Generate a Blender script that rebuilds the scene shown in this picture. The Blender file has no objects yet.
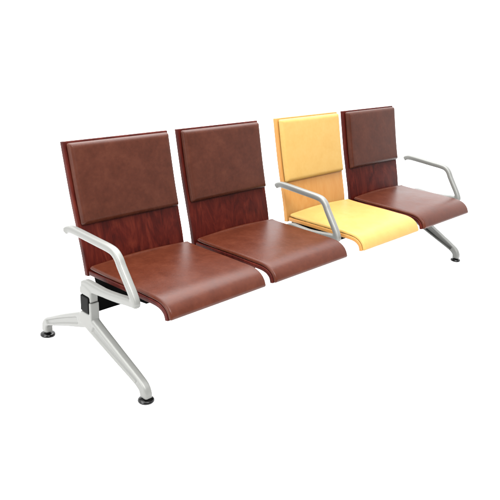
import bpy, bmesh, math
from mathutils import Vector, Matrix
import random
random.seed(4)
scene = bpy.context.scene
col = scene.collection

# ---------------------------------------------------------------- camera
cam_d = bpy.data.cameras.new("camera"); cam = bpy.data.objects.new("camera", cam_d); col.objects.link(cam)
CX, CY, CZ, YAW, PITCH, ROLL, FPX, PX, PY = -1.45060, -2.21380, 1.56455, -0.96154, -0.41271, 0.12975, 700.18159, 354.36212, 282.87894
d = Vector((-math.sin(YAW)*math.cos(PITCH), math.cos(YAW)*math.cos(PITCH), math.sin(PITCH)))
r = Vector((math.cos(YAW), math.sin(YAW), 0)); u = r.cross(d)
r2 = r*math.cos(ROLL) + u*math.sin(ROLL); u2 = -r*math.sin(ROLL) + u*math.cos(ROLL)
M = Matrix.Identity(4)
for i in range(3):
    M[i][0] = r2[i]; M[i][1] = u2[i]; M[i][2] = -d[i]
M[0][3], M[1][3], M[2][3] = CX, CY, CZ
cam.matrix_world = M
cam_d.sensor_fit = 'HORIZONTAL'; cam_d.sensor_width = 36.0; cam_d.lens = FPX*36.0/500.0
cam_d.shift_x = (250.0-PX)/500.0; cam_d.shift_y = (PY-250.0)/500.0
cam_d.clip_start = 0.05; cam_d.clip_end = 3000
scene.camera = cam

# ---------------------------------------------------------------- light
world = bpy.data.worlds.new("World"); scene.world = world; world.use_nodes = True
bg = world.node_tree.nodes["Background"]
wn = world.node_tree.nodes; wl = world.node_tree.links
w_tc = wn.new('ShaderNodeTexCoord'); w_dot = wn.new('ShaderNodeVectorMath'); w_dot.operation = 'DOT_PRODUCT'
w_dot.inputs[1].default_value = (-0.30, -0.93, -0.20)           # the unlit, camera side of the studio
w_mr = wn.new('ShaderNodeMapRange'); w_mr.interpolation_type = 'SMOOTHSTEP'
w_mr.inputs[1].default_value = 0.0; w_mr.inputs[2].default_value = 0.75
w_mr.inputs[3].default_value = 3.2; w_mr.inputs[4].default_value = 0.5
wl.new(w_tc.outputs['Generated'], w_dot.inputs[0]); wl.new(w_dot.outputs['Value'], w_mr.inputs[0])
wl.new(w_mr.outputs[0], bg.inputs[1]); bg.inputs[0].default_value = (1, 1, 1, 1)

def area(name, loc, target, sx, sy, power):
    l = bpy.data.lights.new(name, 'AREA'); l.shape = 'RECTANGLE'; l.size = sx; l.size_y = sy; l.energy = power
    o = bpy.data.objects.new(name, l); col.objects.link(o); o.location = loc
    o.rotation_euler = (Vector(target)-Vector(loc)).to_track_quat('-Z', 'Y').to_euler()
    return o
area("overhead_softbox", (0.9, 0.5, 3.3), (1.1, 0.1, 0.3), 5.5, 3.6, 600)
area("side_softbox", (-3.0, -0.4, 1.6), (0.6, 0.0, 0.5), 1.6, 1.6, 110)
area("front_softbox", (-0.2, -3.0, 3.2), (1.0, 0.2, 0.6), 1.8, 1.2, 280)
scene.view_settings.view_transform = 'Standard'; scene.view_settings.look = 'None'
scene.view_settings.exposure = 0.0; scene.view_settings.gamma = 1.0

# ---------------------------------------------------------------- materials
def srgb(r_, g_, b_):
    f = lambda c: (c/255/12.92) if c/255 <= .04045 else ((c/255+.055)/1.055)**2.4
    return (f(r_), f(g_), f(b_), 1)

def base_mat(name):
    m = bpy.data.materials.new(name); m.use_nodes = True
    nt = m.node_tree; return m, nt, nt.nodes["Principled BSDF"]

def leather(name, dark, mid, light, rough, spec, grain=.12):
    m, nt, b = base_mat(name); N = nt.nodes; L = nt.links
    tc = N.new('ShaderNodeTexCoord'); oi = N.new('ShaderNodeObjectInfo')
    off = N.new('ShaderNodeVectorMath'); off.operation = 'ADD'
    comb = N.new('ShaderNodeCombineXYZ'); mul = N.new('ShaderNodeMath'); mul.operation = 'MULTIPLY'; mul.inputs[1].default_value = 37
    L.new(oi.outputs['Random'], mul.inputs[0]); L.new(mul.outputs[0], comb.inputs[0]); L.new(mul.outputs[0], comb.inputs[2])
    L.new(tc.outputs['Object'], off.inputs[0]); L.new(comb.outputs[0], off.inputs[1])
    n1 = N.new('ShaderNodeTexNoise'); n1.inputs['Scale'].default_value = 15; n1.inputs['Detail'].default_value = 6; n1.inputs['Roughness'].default_value = .62
    L.new(off.outputs[0], n1.inputs['Vector'])
    n2 = N.new('ShaderNodeTexNoise'); n2.inputs['Scale'].default_value = 70; n2.inputs['Detail'].default_value = 4
    L.new(off.outputs[0], n2.inputs['Vector'])
    mx = N.new('ShaderNodeMix'); mx.inputs[0].default_value = .35
    L.new(n1.outputs['Fac'], mx.inputs[2]); L.new(n2.outputs['Fac'], mx.inputs[3])
    cr = N.new('ShaderNodeValToRGB'); e = cr.color_ramp.elements
    e[0].position = .22; e[0].color = dark; e[1].position = .80; e[1].color = light
    k = cr.color_ramp.elements.new(.51); k.color = mid
    L.new(mx.outputs[0], cr.inputs[0]); L.new(cr.outputs[0], b.inputs['Base Color'])
    vo = N.new('ShaderNodeTexVoronoi'); vo.inputs['Scale'].default_value = 420
    L.new(off.outputs[0], vo.inputs['Vector'])
    bp = N.new('ShaderNodeBump'); bp.inputs['Strength'].default_value = grain; bp.inputs['Distance'].default_value = .0012
    L.new(vo.outputs['Distance'], bp.inputs['Height'])
    bp2 = N.new('ShaderNodeBump'); bp2.inputs['Strength'].default_value = .12; bp2.inputs['Distance'].default_value = .006
    L.new(n1.outputs['Fac'], bp2.inputs['Height']); L.new(bp.outputs[0], bp2.inputs['Normal'])
    L.new(bp2.outputs[0], b.inputs['Normal'])
    rr = N.new('ShaderNodeMapRange'); rr.inputs[3].default_value = rough-.05; rr.inputs[4].default_value = rough+.08
    L.new(n1.outputs['Fac'], rr.inputs[0]); L.new(rr.outputs[0], b.inputs['Roughness'])
    b.inputs['Specular IOR Level'].default_value = spec
    return m

def wood(name, c0, c1, c2, rough, spec):
    m, nt, b = base_mat(name); N = nt.nodes; L = nt.links
    tc = N.new('ShaderNodeTexCoord'); oi = N.new('ShaderNodeObjectInfo')
    comb = N.new('ShaderNodeCombineXYZ'); mul = N.new('ShaderNodeMath'); mul.operation = 'MULTIPLY'; mul.inputs[1].default_value = 23
    L.new(oi.outputs['Random'], mul.inputs[0]); L.new(mul.outputs[0], comb.inputs[0]); L.new(mul.outputs[0], comb.inputs[1])
    off = N.new('ShaderNodeVectorMath'); off.operation = 'ADD'
    L.new(tc.outputs['Object'], off.inputs[0]); L.new(comb.outputs[0], off.inputs[1])
    mp = N.new('ShaderNodeMapping'); mp.inputs['Scale'].default_value = (10, 4, 2.8)
    L.new(off.outputs[0], mp.inputs['Vector'])
    n0 = N.new('ShaderNodeTexNoise'); n0.inputs['Scale'].default_value = 1.0; n0.inputs['Detail'].default_value = 6; n0.inputs['Roughness'].default_value = .6; n0.inputs['Distortion'].default_value = 3.2
    L.new(mp.outputs[0], n0.inputs['Vector'])
    mp2 = N.new('ShaderNodeMapping'); mp2.inputs['Scale'].default_value = (210, 60, 9)
    L.new(off.outputs[0], mp2.inputs['Vector'])
    n1 = N.new('ShaderNodeTexNoise'); n1.inputs['Scale'].default_value = 1; n1.inputs['Detail'].default_value = 3
    L.new(mp2.outputs[0], n1.inputs['Vector'])
    mx = N.new('ShaderNodeMix'); mx.inputs[0].default_value = .24
    L.new(n0.outputs['Fac'], mx.inputs[2]); L.new(n1.outputs['Fac'], mx.inputs[3])
    cr = N.new('ShaderNodeValToRGB'); e = cr.color_ramp.elements
    e[0].position = .34; e[0].color = c0; e[1].position = .68; e[1].color = c2
    k = e.new(.5); k.color = c1
    L.new(mx.outputs[0], cr.inputs[0]); L.new(cr.outputs[0], b.inputs['Base Color'])
    b.inputs['Roughness'].default_value = rough; b.inputs['Specular IOR Level'].default_value = spec
    bp = N.new('ShaderNodeBump'); bp.inputs['Strength'].default_value = .06; bp.inputs['Distance'].default_value = .001
    L.new(n1.outputs['Fac'], bp.inputs['Height']); L.new(bp.outputs[0], b.inputs['Normal'])
    return m

def scaled(c, k): return (c[0]*k, c[1]*k, c[2]*k, 1)
KA = .19
BROWN = leather("brown_leather", scaled(srgb(98, 43, 24), KA), scaled(srgb(120, 56, 33), KA), scaled(srgb(138, 70, 43), KA), .33, .13)
BROWNB = leather("dark_brown_leather", scaled(srgb(86, 41, 26), KA), scaled(srgb(110, 55, 37), KA), scaled(srgb(130, 71, 49), KA), .34, .11)
YELLOW = leather("yellow_leather", scaled(srgb(246, 194, 102), KA*1.30), scaled(srgb(252, 204, 115), KA*1.30), scaled(srgb(255, 211, 127), KA*1.30), .45, .12, .08)
MAHOG = wood("mahogany_veneer", scaled(srgb(78, 17, 10), KA), scaled(srgb(110, 32, 21), KA), scaled(srgb(142, 56, 38), KA), .45, .07)
BEECH = wood("light_beech_veneer", scaled(srgb(240, 166, 84), KA*1.4), scaled(srgb(246, 176, 94), KA*1.4), scaled(srgb(250, 186, 106), KA*1.4), .4, .14)

def metal():
    m, nt, b = base_mat("silver_powder_coat"); N = nt.nodes; L = nt.links
    tc = N.new('ShaderNodeTexCoord')
    n = N.new('ShaderNodeTexNoise'); n.inputs['Scale'].default_value = 900; n.inputs['Detail'].default_value = 2
    L.new(tc.outputs['Object'], n.inputs['Vector'])
    bp = N.new('ShaderNodeBump'); bp.inputs['Strength'].default_value = .06; bp.inputs['Distance'].default_value = .0004
    L.new(n.outputs['Fac'], bp.inputs['Height']); L.new(bp.outputs[0], b.inputs['Normal'])
    b.inputs['Base Color'].default_value = scaled(srgb(205, 206, 200), KA*.91)
    b.inputs['Metallic'].default_value = .4; b.inputs['Roughness'].default_value = .46
    return m
SILVER = metal()

def plain(name, c, rough, spec=.5, nscale=300):
    m, nt, b = base_mat(name); N = nt.nodes; L = nt.links
    tc = N.new('ShaderNodeTexCoord')
    n = N.new('ShaderNodeTexNoise'); n.inputs['Scale'].default_value = nscale; n.inputs['Detail'].default_value = 3
    L.new(tc.outputs['Object'], n.inputs['Vector'])
    cr = N.new('ShaderNodeValToRGB'); cr.color_ramp.elements[0].color = scaled(c, .8); cr.color_ramp.elements[1].color = scaled(c, 1.2)
    L.new(n.outputs['Fac'], cr.inputs[0]); L.new(cr.outputs[0], b.inputs['Base Color'])
    b.inputs['Roughness'].default_value = rough; b.inputs['Specular IOR Level'].default_value = spec
    return m
BLACK = plain("black_painted_steel", (.0015, .0015, .0015, 1), .9, .01)
CAPM = plain("black_cap_plastic", (.002, .002, .002, 1), .6, .05)
RUBBER = plain("black_glide_plastic", (.002, .002, .002, 1), .2, .22)
FLOORM = plain("white_studio_floor", (.78, .78, .78, 1), .85, .1, 40)
FLOORM.node_tree.nodes['Color Ramp'].color_ramp.elements[0].color = (.715, .715, .715, 1)
FLOORM.node_tree.nodes['Color Ramp'].color_ramp.elements[1].color = (.735, .735, .735, 1)

# ---------------------------------------------------------------- mesh helpers
def new_obj(name, bm, mat, parent=None, smooth=True):
    bmesh.ops.recalc_face_normals(bm, faces=bm.faces)
    me = bpy.data.meshes.new(name); bm.to_mesh(me); bm.free()
    me.materials.append(mat)
    if smooth:
        for p in me.polygons: p.use_smooth = True
    o = bpy.data.objects.new(name, me); col.objects.link(o)
    if parent is not None: o.parent = parent
    return o

def catmull(pts, n=10):
    P = [Vector(p) for p in pts]; out = []
    P = [2*P[0]-P[1]] + P + [2*P[-1]-P[-2]]
    for i in range(1, len(P)-2):
        p0, p1, p2, p3 = P[i-1:i+3]
        for k in range(n):
            t = k/n
            out.append(.5*((2*p1)+(p2-p0)*t+(2*p0-5*p1+4*p2-p3)*t*t+(3*p1-p0-3*p2+p3)*t**3))
    out.append(P[-2]); return out

def resample(pts, step):
    L = [0]
    for a, b in zip(pts, pts[1:]): L.append(L[-1]+(b-a).length)
    n = max(2, int(round(L[-1]/step))); out = []; j = 0
    for i in range(n+1):
        s = L[-1]*i/n
        while j < len(L)-2 and L[j+1] < s: j += 1
        f = 0 if L[j+1] == L[j] else (s-L[j])/(L[j+1]-L[j])
        out.append(pts[j].lerp(pts[j+1], f))
    return out, L[-1]

def normals2d(pts, flip):
    out = []
    for i in range(len(pts)):
        t = (pts[min(i+1, len(pts)-1)]-pts[max(i-1, 0)]).normalized()
        n = Vector((-t.y, t.x)); out.append(-n if flip else n)
    return out

def ply_panel(name, prof, thick, width, mat, parent, flip, rnd=.004):
    """bent plywood board: front-face profile in (y, z), extruded along x with rounded arrises"""
    pts, _ = resample(catmull(prof, 12), .01)
    nr = normals2d(pts, flip)
    bm = bmesh.new()
    sec = []                                                   # rounded slab cross-section across x: (x, depth)
    def arc(cx, cy, a0, a1):
        for k in range(5):
            a = math.radians(a0+(a1-a0)*k/4); sec.append((cx+rnd*math.cos(a), cy+rnd*math.sin(a)))
    h = thick/2
    arc(width-rnd, h-rnd, 0, 90); arc(rnd, h-rnd, 90, 180); arc(rnd, -h+rnd, 180, 270); arc(width-rnd, -h+rnd, 270, 360)
    rings = []
    N = len(pts)
    ends = []                                                  # rounded top and bottom ends
    for k in range(4): ends.append((0, math.radians(90*k/4)))
    def ring(p, n, shrink):
        r_ = []
        for x, dd in sec:
            dd2 = max(-h+shrink, min(h-shrink, dd)) if shrink else dd
            x2 = max(shrink, min(width-shrink, x)) if shrink else x
            q = p + n*(dd2-h)
            r_.append(bm.verts.new((x2, q.x, q.y)))
        return r_
    t0 = (pts[1]-pts[0]).normalized(); t1 = (pts[-1]-pts[-2]).normalized()
    seq = []
    for k in range(4):
        a = math.radians(90*k/4); seq.append((pts[0]+t0*rnd*(1-math.sin(a)), nr[0], rnd*(1-math.cos(a)) if False else rnd*(1-math.sin(a)), 0))
    seq = []
    for k in range(5):
        a = math.radians(90*k/4)
        seq.append((pts[0]+t0*(rnd-rnd*math.cos(a)), nr[0], rnd*(1-math.sin(a))))
    for i in range(1, N-1): seq.append((pts[i], nr[i], 0))
    for k in range(4, -1, -1):
        a = math.radians(90*k/4)
        seq.append((pts[-1]-t1*(rnd-rnd*math.cos(a)), nr[-1], rnd*(1-math.sin(a))))
    for p, n, s in seq: rings.append(ring(p, n, s))
    for a, b in zip(rings, rings[1:]):
        m = len(a)
        for k in range(m): bm.faces.new((a[k], a[(k+1) % m], b[(k+1) % m], b[k]))
    bm.faces.new(rings[0]); bm.faces.new(rings[-1][::-1])
    bmesh.ops.remove_doubles(bm, verts=bm.verts, dist=1e-6)
    return new_obj(name, bm, mat, parent)

def edge_samples(length, r_, inner):
    """0..length, dense within r_ of both ends"""
    e = [r_*(1-math.cos(math.radians(90*k/8))) for k in range(9)]
    m = max(2, int((length-2*r_)/inner))
    return e + [r_+(length-2*r_)*k/m for k in range(1, m)] + [length-x for x in reversed(e)]

def cushion(name, prof, width, x0, x1, H, rad, mat, parent, flip, crown=0.0, start=0.0, end=0.0, bow=0.0, rc=.02, lift=.003, under=.005):
    """upholstered pad lying on a board: profile (y, z) of the board face; rounded rim, slight crown;
    bow pushes the first edge out in the middle"""
    fine, Ltot = resample(catmull(prof, 14), .004)
    nr = normals2d(fine, flip)
    def at(s):
        f = max(0, min(1, s/Ltot))*(len(fine)-1); i = min(int(f), len(fine)-2); f -= i
        return fine[i].lerp(fine[i+1], f), nr[i].lerp(nr[i+1], f).normalized()
    L0 = Ltot-start-end
    xs = edge_samples(x1-x0, rad, .02); vs = edge_samples(L0, rad, .012)
    def rim(dist):
        q = min(1, max(0, dist/rad)); return math.sqrt(max(0, 1-(1-q)**2.2))
    bm = bmesh.new(); top = []; bot = []
    for v in vs:
        rt = []; rb = []
        tv = v/L0
        for x in xs:
            tx = x/(x1-x0)
            bo = bow*(1-(2*tx-1)**2)*(1-tv)**2
            s = start + v - bo
            # round the plan corners
            dx = min(x, x1-x0-x); dv = min(v, L0-v)
            if dx < rc and dv < rc:
                dist = rc-math.hypot(rc-dx, rc-dv)
            else: dist = min(dx, dv)
            h = lift + (H-lift)*rim(max(dist, 0)) + crown*(1-(2*tx-1)**2)*math.sin(math.pi*min(1, max(0, tv)))**.5
            if dx == 0 or dv == 0: h = lift
            xx, ss = x, s
            if dx < rc and dv < rc and dist < 0:                # pull the corner in onto the plan radius
                k = rc/math.hypot(rc-dx, rc-dv)
                nx = rc-(rc-dx)*k; nv = rc-(rc-dv)*k
                xx = nx if x < (x1-x0)/2 else (x1-x0)-nx
                ss = s + ((nv-dv) if v < L0/2 else -(nv-dv))
                h = lift
            p, n = at(ss)
            q = p + n*h; rt.append(bm.verts.new((x0+xx, q.x, q.y)))
            bx = max(under, min(x1-x0-under, xx)); bs = max(start-bo+under, min(Ltot-end-under, ss))
            p, n = at(bs); q = p - n*.0006; rb.append(bm.verts.new((x0+bx, q.x, q.y)))
        top.append(rt); bot.append(rb)
    nv, nx = len(vs), len(xs)
    for j in range(nv-1):
        for i in range(nx-1):
            bm.faces.new((top[j][i], top[j][i+1], top[j+1][i+1], top[j+1][i]))
            bm.faces.new((bot[j][i], bot[j+1][i], bot[j+1][i+1], bot[j][i+1]))
    for j in range(nv-1):
        for i in (0, nx-1): bm.faces.new((top[j][i], top[j+1][i], bot[j+1][i], bot[j][i]))
    for i in range(nx-1):
        for j in (0, nv-1): bm.faces.new((top[j][i], bot[j][i], bot[j][i+1], top[j][i+1]))
    return new_obj(name, bm, mat, parent)

def rrect(w, h, rr, n=4, groove=0.0, gw=.25):
    """rounded rectangle section, w along x and h along the profile normal; optional groove in the two x sides"""
    pts = []
    for cx, cy, a0 in ((w/2-rr, h/2-rr, 0), (-w/2+rr, h/2-rr, 90), (-w/2+rr, -h/2+rr, 180), (w/2-rr, -h/2+rr, 270)):
        for k in range(n+1):
            a = math.radians(a0+90*k/n); pts.append((cx+rr*math.cos(a), cy+rr*math.sin(a)))
        if a0 == 90 or a0 == 270:
            sx = -1 if a0 == 90 else 1
            g = gw*h/2
            seq = [(sx*w/2, g), (sx*(w/2-groove), g*.72), (sx*(w/2-groove), -g*.72), (sx*w/2, -g)]
            pts += seq if a0 == 90 else [(x, -y) for x, y in seq]
    return pts

def sweep(bm, path, secs, x=0.0):
    """path: list of Vector (y, z); secs: list of sections (same length) -> capped tube in the plane x"""
    nr = normals2d(path, False); rings = []
    for p, n, s in zip(path, nr, secs):
        rings.append([bm.verts.new((x+sx, p.x+n.x*sy, p.y+n.y*sy)) for sx, sy in s])
    for a, b in zip(rings, rings[1:]):
        m = len(a)
        for k in range(m): bm.faces.new((a[k], a[(k+1) % m], b[(k+1) % m], b[k]))
    bm.faces.new(rings[0]); bm.faces.new(rings[-1][::-1])

def bar(bm, pts, wfun, x=0.0, step=.006, n=10):
    path, L = resample(catmull(pts, n), step)
    m = len(path)-1
    sweep(bm, path, [wfun(i/m) for i in range(m+1)], x)

def prism(bm, poly, x0, x1):
    a = [bm.verts.new((x0, y, z)) for y, z in poly]; b = [bm.verts.new((x1, y, z)) for y, z in poly]
    n = len(poly)
    for k in range(n): bm.faces.new((a[k], a[(k+1) % n], b[(k+1) % n], b[k]))
    bm.faces.new(a); bm.faces.new(b[::-1])

def lathe(bm, prof, cx, cy, n=48):
    rings = [[bm.verts.new((cx+r_*math.cos(2*math.pi*k/n), cy+r_*math.sin(2*math.pi*k/n), z)) for k in range(n)] for r_, z in prof]
    for a, b in zip(rings, rings[1:]):
        for k in range(n): bm.faces.new((a[k], a[(k+1) % n], b[(k+1) % n], b[k]))
    bm.faces.new(rings[0]); bm.faces.new(rings[-1][::-1])

def cast(o, voxel=.0026, it=12):
    """fuse the overlapping pieces of one casting into a single smooth skin"""
    m = o.modifiers.new("fuse", 'REMESH'); m.mode = 'VOXEL'; m.voxel_size = voxel; m.use_smooth_shade = True
    s = o.modifiers.new("soften", 'SMOOTH'); s.factor = .5; s.iterations = it

def bevel(o, w=.002, seg=2):
    m = o.modifiers.new("bevel", 'BEVEL'); m.width = w; m.segments = seg; m.limit_method = 'ANGLE'; m.angle_limit = math.radians(40)

# ---------------------------------------------------------------- setting
bm = bmesh.new()
bmesh.ops.create_circle(bm, cap_ends=True, segments=96, radius=400)
fl = new_obj("floor", bm, FLOORM, None, False)
fl['kind'] = 'structure'; fl['label'] = 'plain white studio floor under the bench'; fl['category'] = 'floor'

# ---------------------------------------------------------------- bench
bench = bpy.data.objects.new("waiting_bench", None); col.objects.link(bench)
bench.location = (0, 0, 0); bench.empty_display_size = .2
bench['label'] = 'four seat beam bench in brown leather and mahogany with one yellow seat'
bench['category'] = 'bench'

W = .494
WB = .488
SEAT_X = (0.0, .543, 1.162, 1.705)
ARM_X = (-.051, 1.112, 2.285)
# front face of the back board, from the top down; top face of the seat board, from the rear to the lip
BACK = [(.216, .857), (.199, .785), (.164, .645), (.129, .525), (.103, .436), (.085, .36), (.082, .346)]
SEAT = [(.077, .372), (.03, .376), (-.05, .382), (-.19, .3915), (-.27, .3955), (-.335, .3985), (-.372, .393), (-.398, .376), (-.410, .352), (-.4115, .346)]
PAD = [(.0925, .41), (.0875, .394), (.073, .3815), (.045, .3785)] + [(y, z+.0005) for y, z in SEAT[2:]]

def seat_set(x, ply, leather_seat, leather_back, seat_label=None, back_label=None):
    b = ply_panel("backrest", BACK, .023, WB, ply, bench, True); b.location.x = x
    c = cushion("back_cushion", BACK, WB, .009, WB-.008, .027, .021, leather_back, b, True, crown=.004, start=.007, end=.204, rc=.010, lift=.007, under=.008)
    s = ply_panel("seat", SEAT, .019, W, ply, bench, True); s.location.x = x
    k = cushion("seat_cushion", PAD, W, .003, W-.002, .016, .012, leather_seat, s, True, crown=.004, start=.034, end=.001, bow=.017, rc=.008, lift=.004, under=.005)
    if back_label: b['label'] = back_label
    if seat_label: s['label'] = seat_label
    return b, s

for i, x in enumerate(SEAT_X):
    if i == 2: seat_set(x, BEECH, YELLOW, YELLOW, 'pale wood seat with a yellow leather cushion', 'pale wood backrest with a yellow leather cushion')
    else: seat_set(x, MAHOG, BROWN, BROWNB)
    # black pressed-steel carrier under the seat
    bm = bmesh.new()
    prism(bm, [(.073, .350), (.02, .354), (-.19, .366), (-.27, .372), (-.262, .352), (-.15, .338), (.0, .318), (.06, .318)], .018, W-.018)
    prism(bm, [(.031, .330), (.031, .309), (-.024, .309), (-.024, .330)], .10, W-.10)
    o = new_obj("seat_carrier", bm, BLACK, bench, False); o.location.x = x; bevel(o, .003)

# beam
bm = bmesh.new()
BZ0, BZ1 = .240, .311
prism(bm, [(-.024, BZ0), (.031, BZ0), (.031, BZ1), (-.024, BZ1)], ARM_X[0]-.004, ARM_X[2]+.004)
beam = new_obj("beam", bm, BLACK, bench, False); bevel(beam, .004, 3)
for x, s in ((ARM_X[0], -1), (ARM_X[2], 1)):
    bm = bmesh.new()
    x0 = x+s*.0045; x1 = x+s*.0195
    prism(bm, [(-.022, BZ0+.002), (.030, BZ0+.002), (.030, BZ1-.002), (-.022, BZ1-.002)], min(x0, x1), max(x0, x1))
    o = new_obj("end_cap", bm, CAPM, beam, False); bevel(o, .003, 3)

# arms
def armrest(x, end):
    bm = bmesh.new()
    sec = lambda w, h: rrect(w, h, min(w, h)*.30)
    tip = [(.128, .537), (.112, .548), (.07, .553), (-.08, .5535), (-.138, .5535), (-.172, .549), (-.196, .532), (-.214, .505), (-.246, .462), (-.273, .426), (-.290, .398), (-.295, .380)]
    bar(bm, tip, lambda t: sec(.031, .029) if t > .05 else sec(.031+.006*(1-t/.05), .028))
    low = [(-.303, .388), (-.25, .381), (-.20, .372), (-.13, .362), (-.06, .356), (.0, .352), (.024, .340)]
    bar(bm, low, lambda t: sec(.031, .033+.017*max(0, (t-.6)/.4)))
    if end:
        prism(bm, [(-.036, .34), (.0, .352), (.028, .350), (.038, .336), (.038, .312), (-.026, .312), (-.026, .292), (-.036, .292)], -.017, .017)
    else:
        prism(bm, [(-.02, .36), (.03, .35), (.036, .312), (-.02, .312)], -.014, .014)
    o = new_obj("armrest", bm, SILVER, bench); o.location.x = x; cast(o)
    return o
for i, x in enumerate(ARM_X): armrest(x, i != 1)

# cast legs
def leg_frame(x, inner):
    """inner: +1 or -1, the side towards the bench middle, which is cast as an open channel"""
    bm = bmesh.new()
    def lsec(w, h, on):
        p = rrect(w, h, .009, groove=.001, gw=.5)
        out = []
        for sx, sy in p:
            if abs(abs(sx)-(w/2-.001)) < 1e-6 and abs(sy) < h*.25:
                s_ = 1 if sx > 0 else -1
                dep = (.020 if s_ == inner else .006) if on else .0005
                sx = s_*(w/2-dep); sy = sy*(1.35 if s_ == inner else 1)
            elif abs(abs(sx)-w/2) < 1e-6 and abs(abs(sy)-h*.25) < 1e-6 and (1 if sx > 0 else -1) == inner: sy *= 1.2
            out.append((sx, sy))
        return out
    front = [(-.005, .200), (-.06, .176), (-.20, .119), (-.30, .079), (-.338, .058), (-.352, .036), (-.353, .018)]
    bar(bm, front, lambda t: lsec(.038-.004*t, .070-.029*min(1, t/.8), .10 < t < .82), step=.005)
    rear = [(.02, .200), (.06, .182), (.16, .140), (.26, .094), (.300, .074), (.317, .052), (.319, .022)]
    bar(bm, rear, lambda t: lsec(.038-.004*t, .068-.030*min(1, t/.8), .12 < t < .82), step=.005)
    # hub: post in front of the beam and the cradle around it
    prism(bm, [(-.038, .2905), (-.025, .2905), (-.025, .239), (.030, .238), (.042, .220), (.040, .185), (.004, .172), (-.030, .188), (-.040, .215)], -.019, .019)
    prism(bm, [(-.026, .312), (.038, .312), (.038, .238), (-.026, .238)], -.010, .010)
    o = new_obj("leg_frame", bm, SILVER, bench); o.location.x = x; cast(o, .0022, 9)
    for y in (-.353, .319):
        g = bmesh.new()
        lathe(g, [(.028, 0.0), (.0305, .002), (.031, .006), (.028, .011), (.019, .014), (.0125, .015), (.011, .024)], 0, y)
        f = new_obj("glide", g, RUBBER, o)
        m = f.modifiers.new("bevel", 'BEVEL'); m.width = .001; m.segments = 2; m.limit_method = 'ANGLE'
leg_frame(ARM_X[0], 1); leg_frame(ARM_X[2], -1)
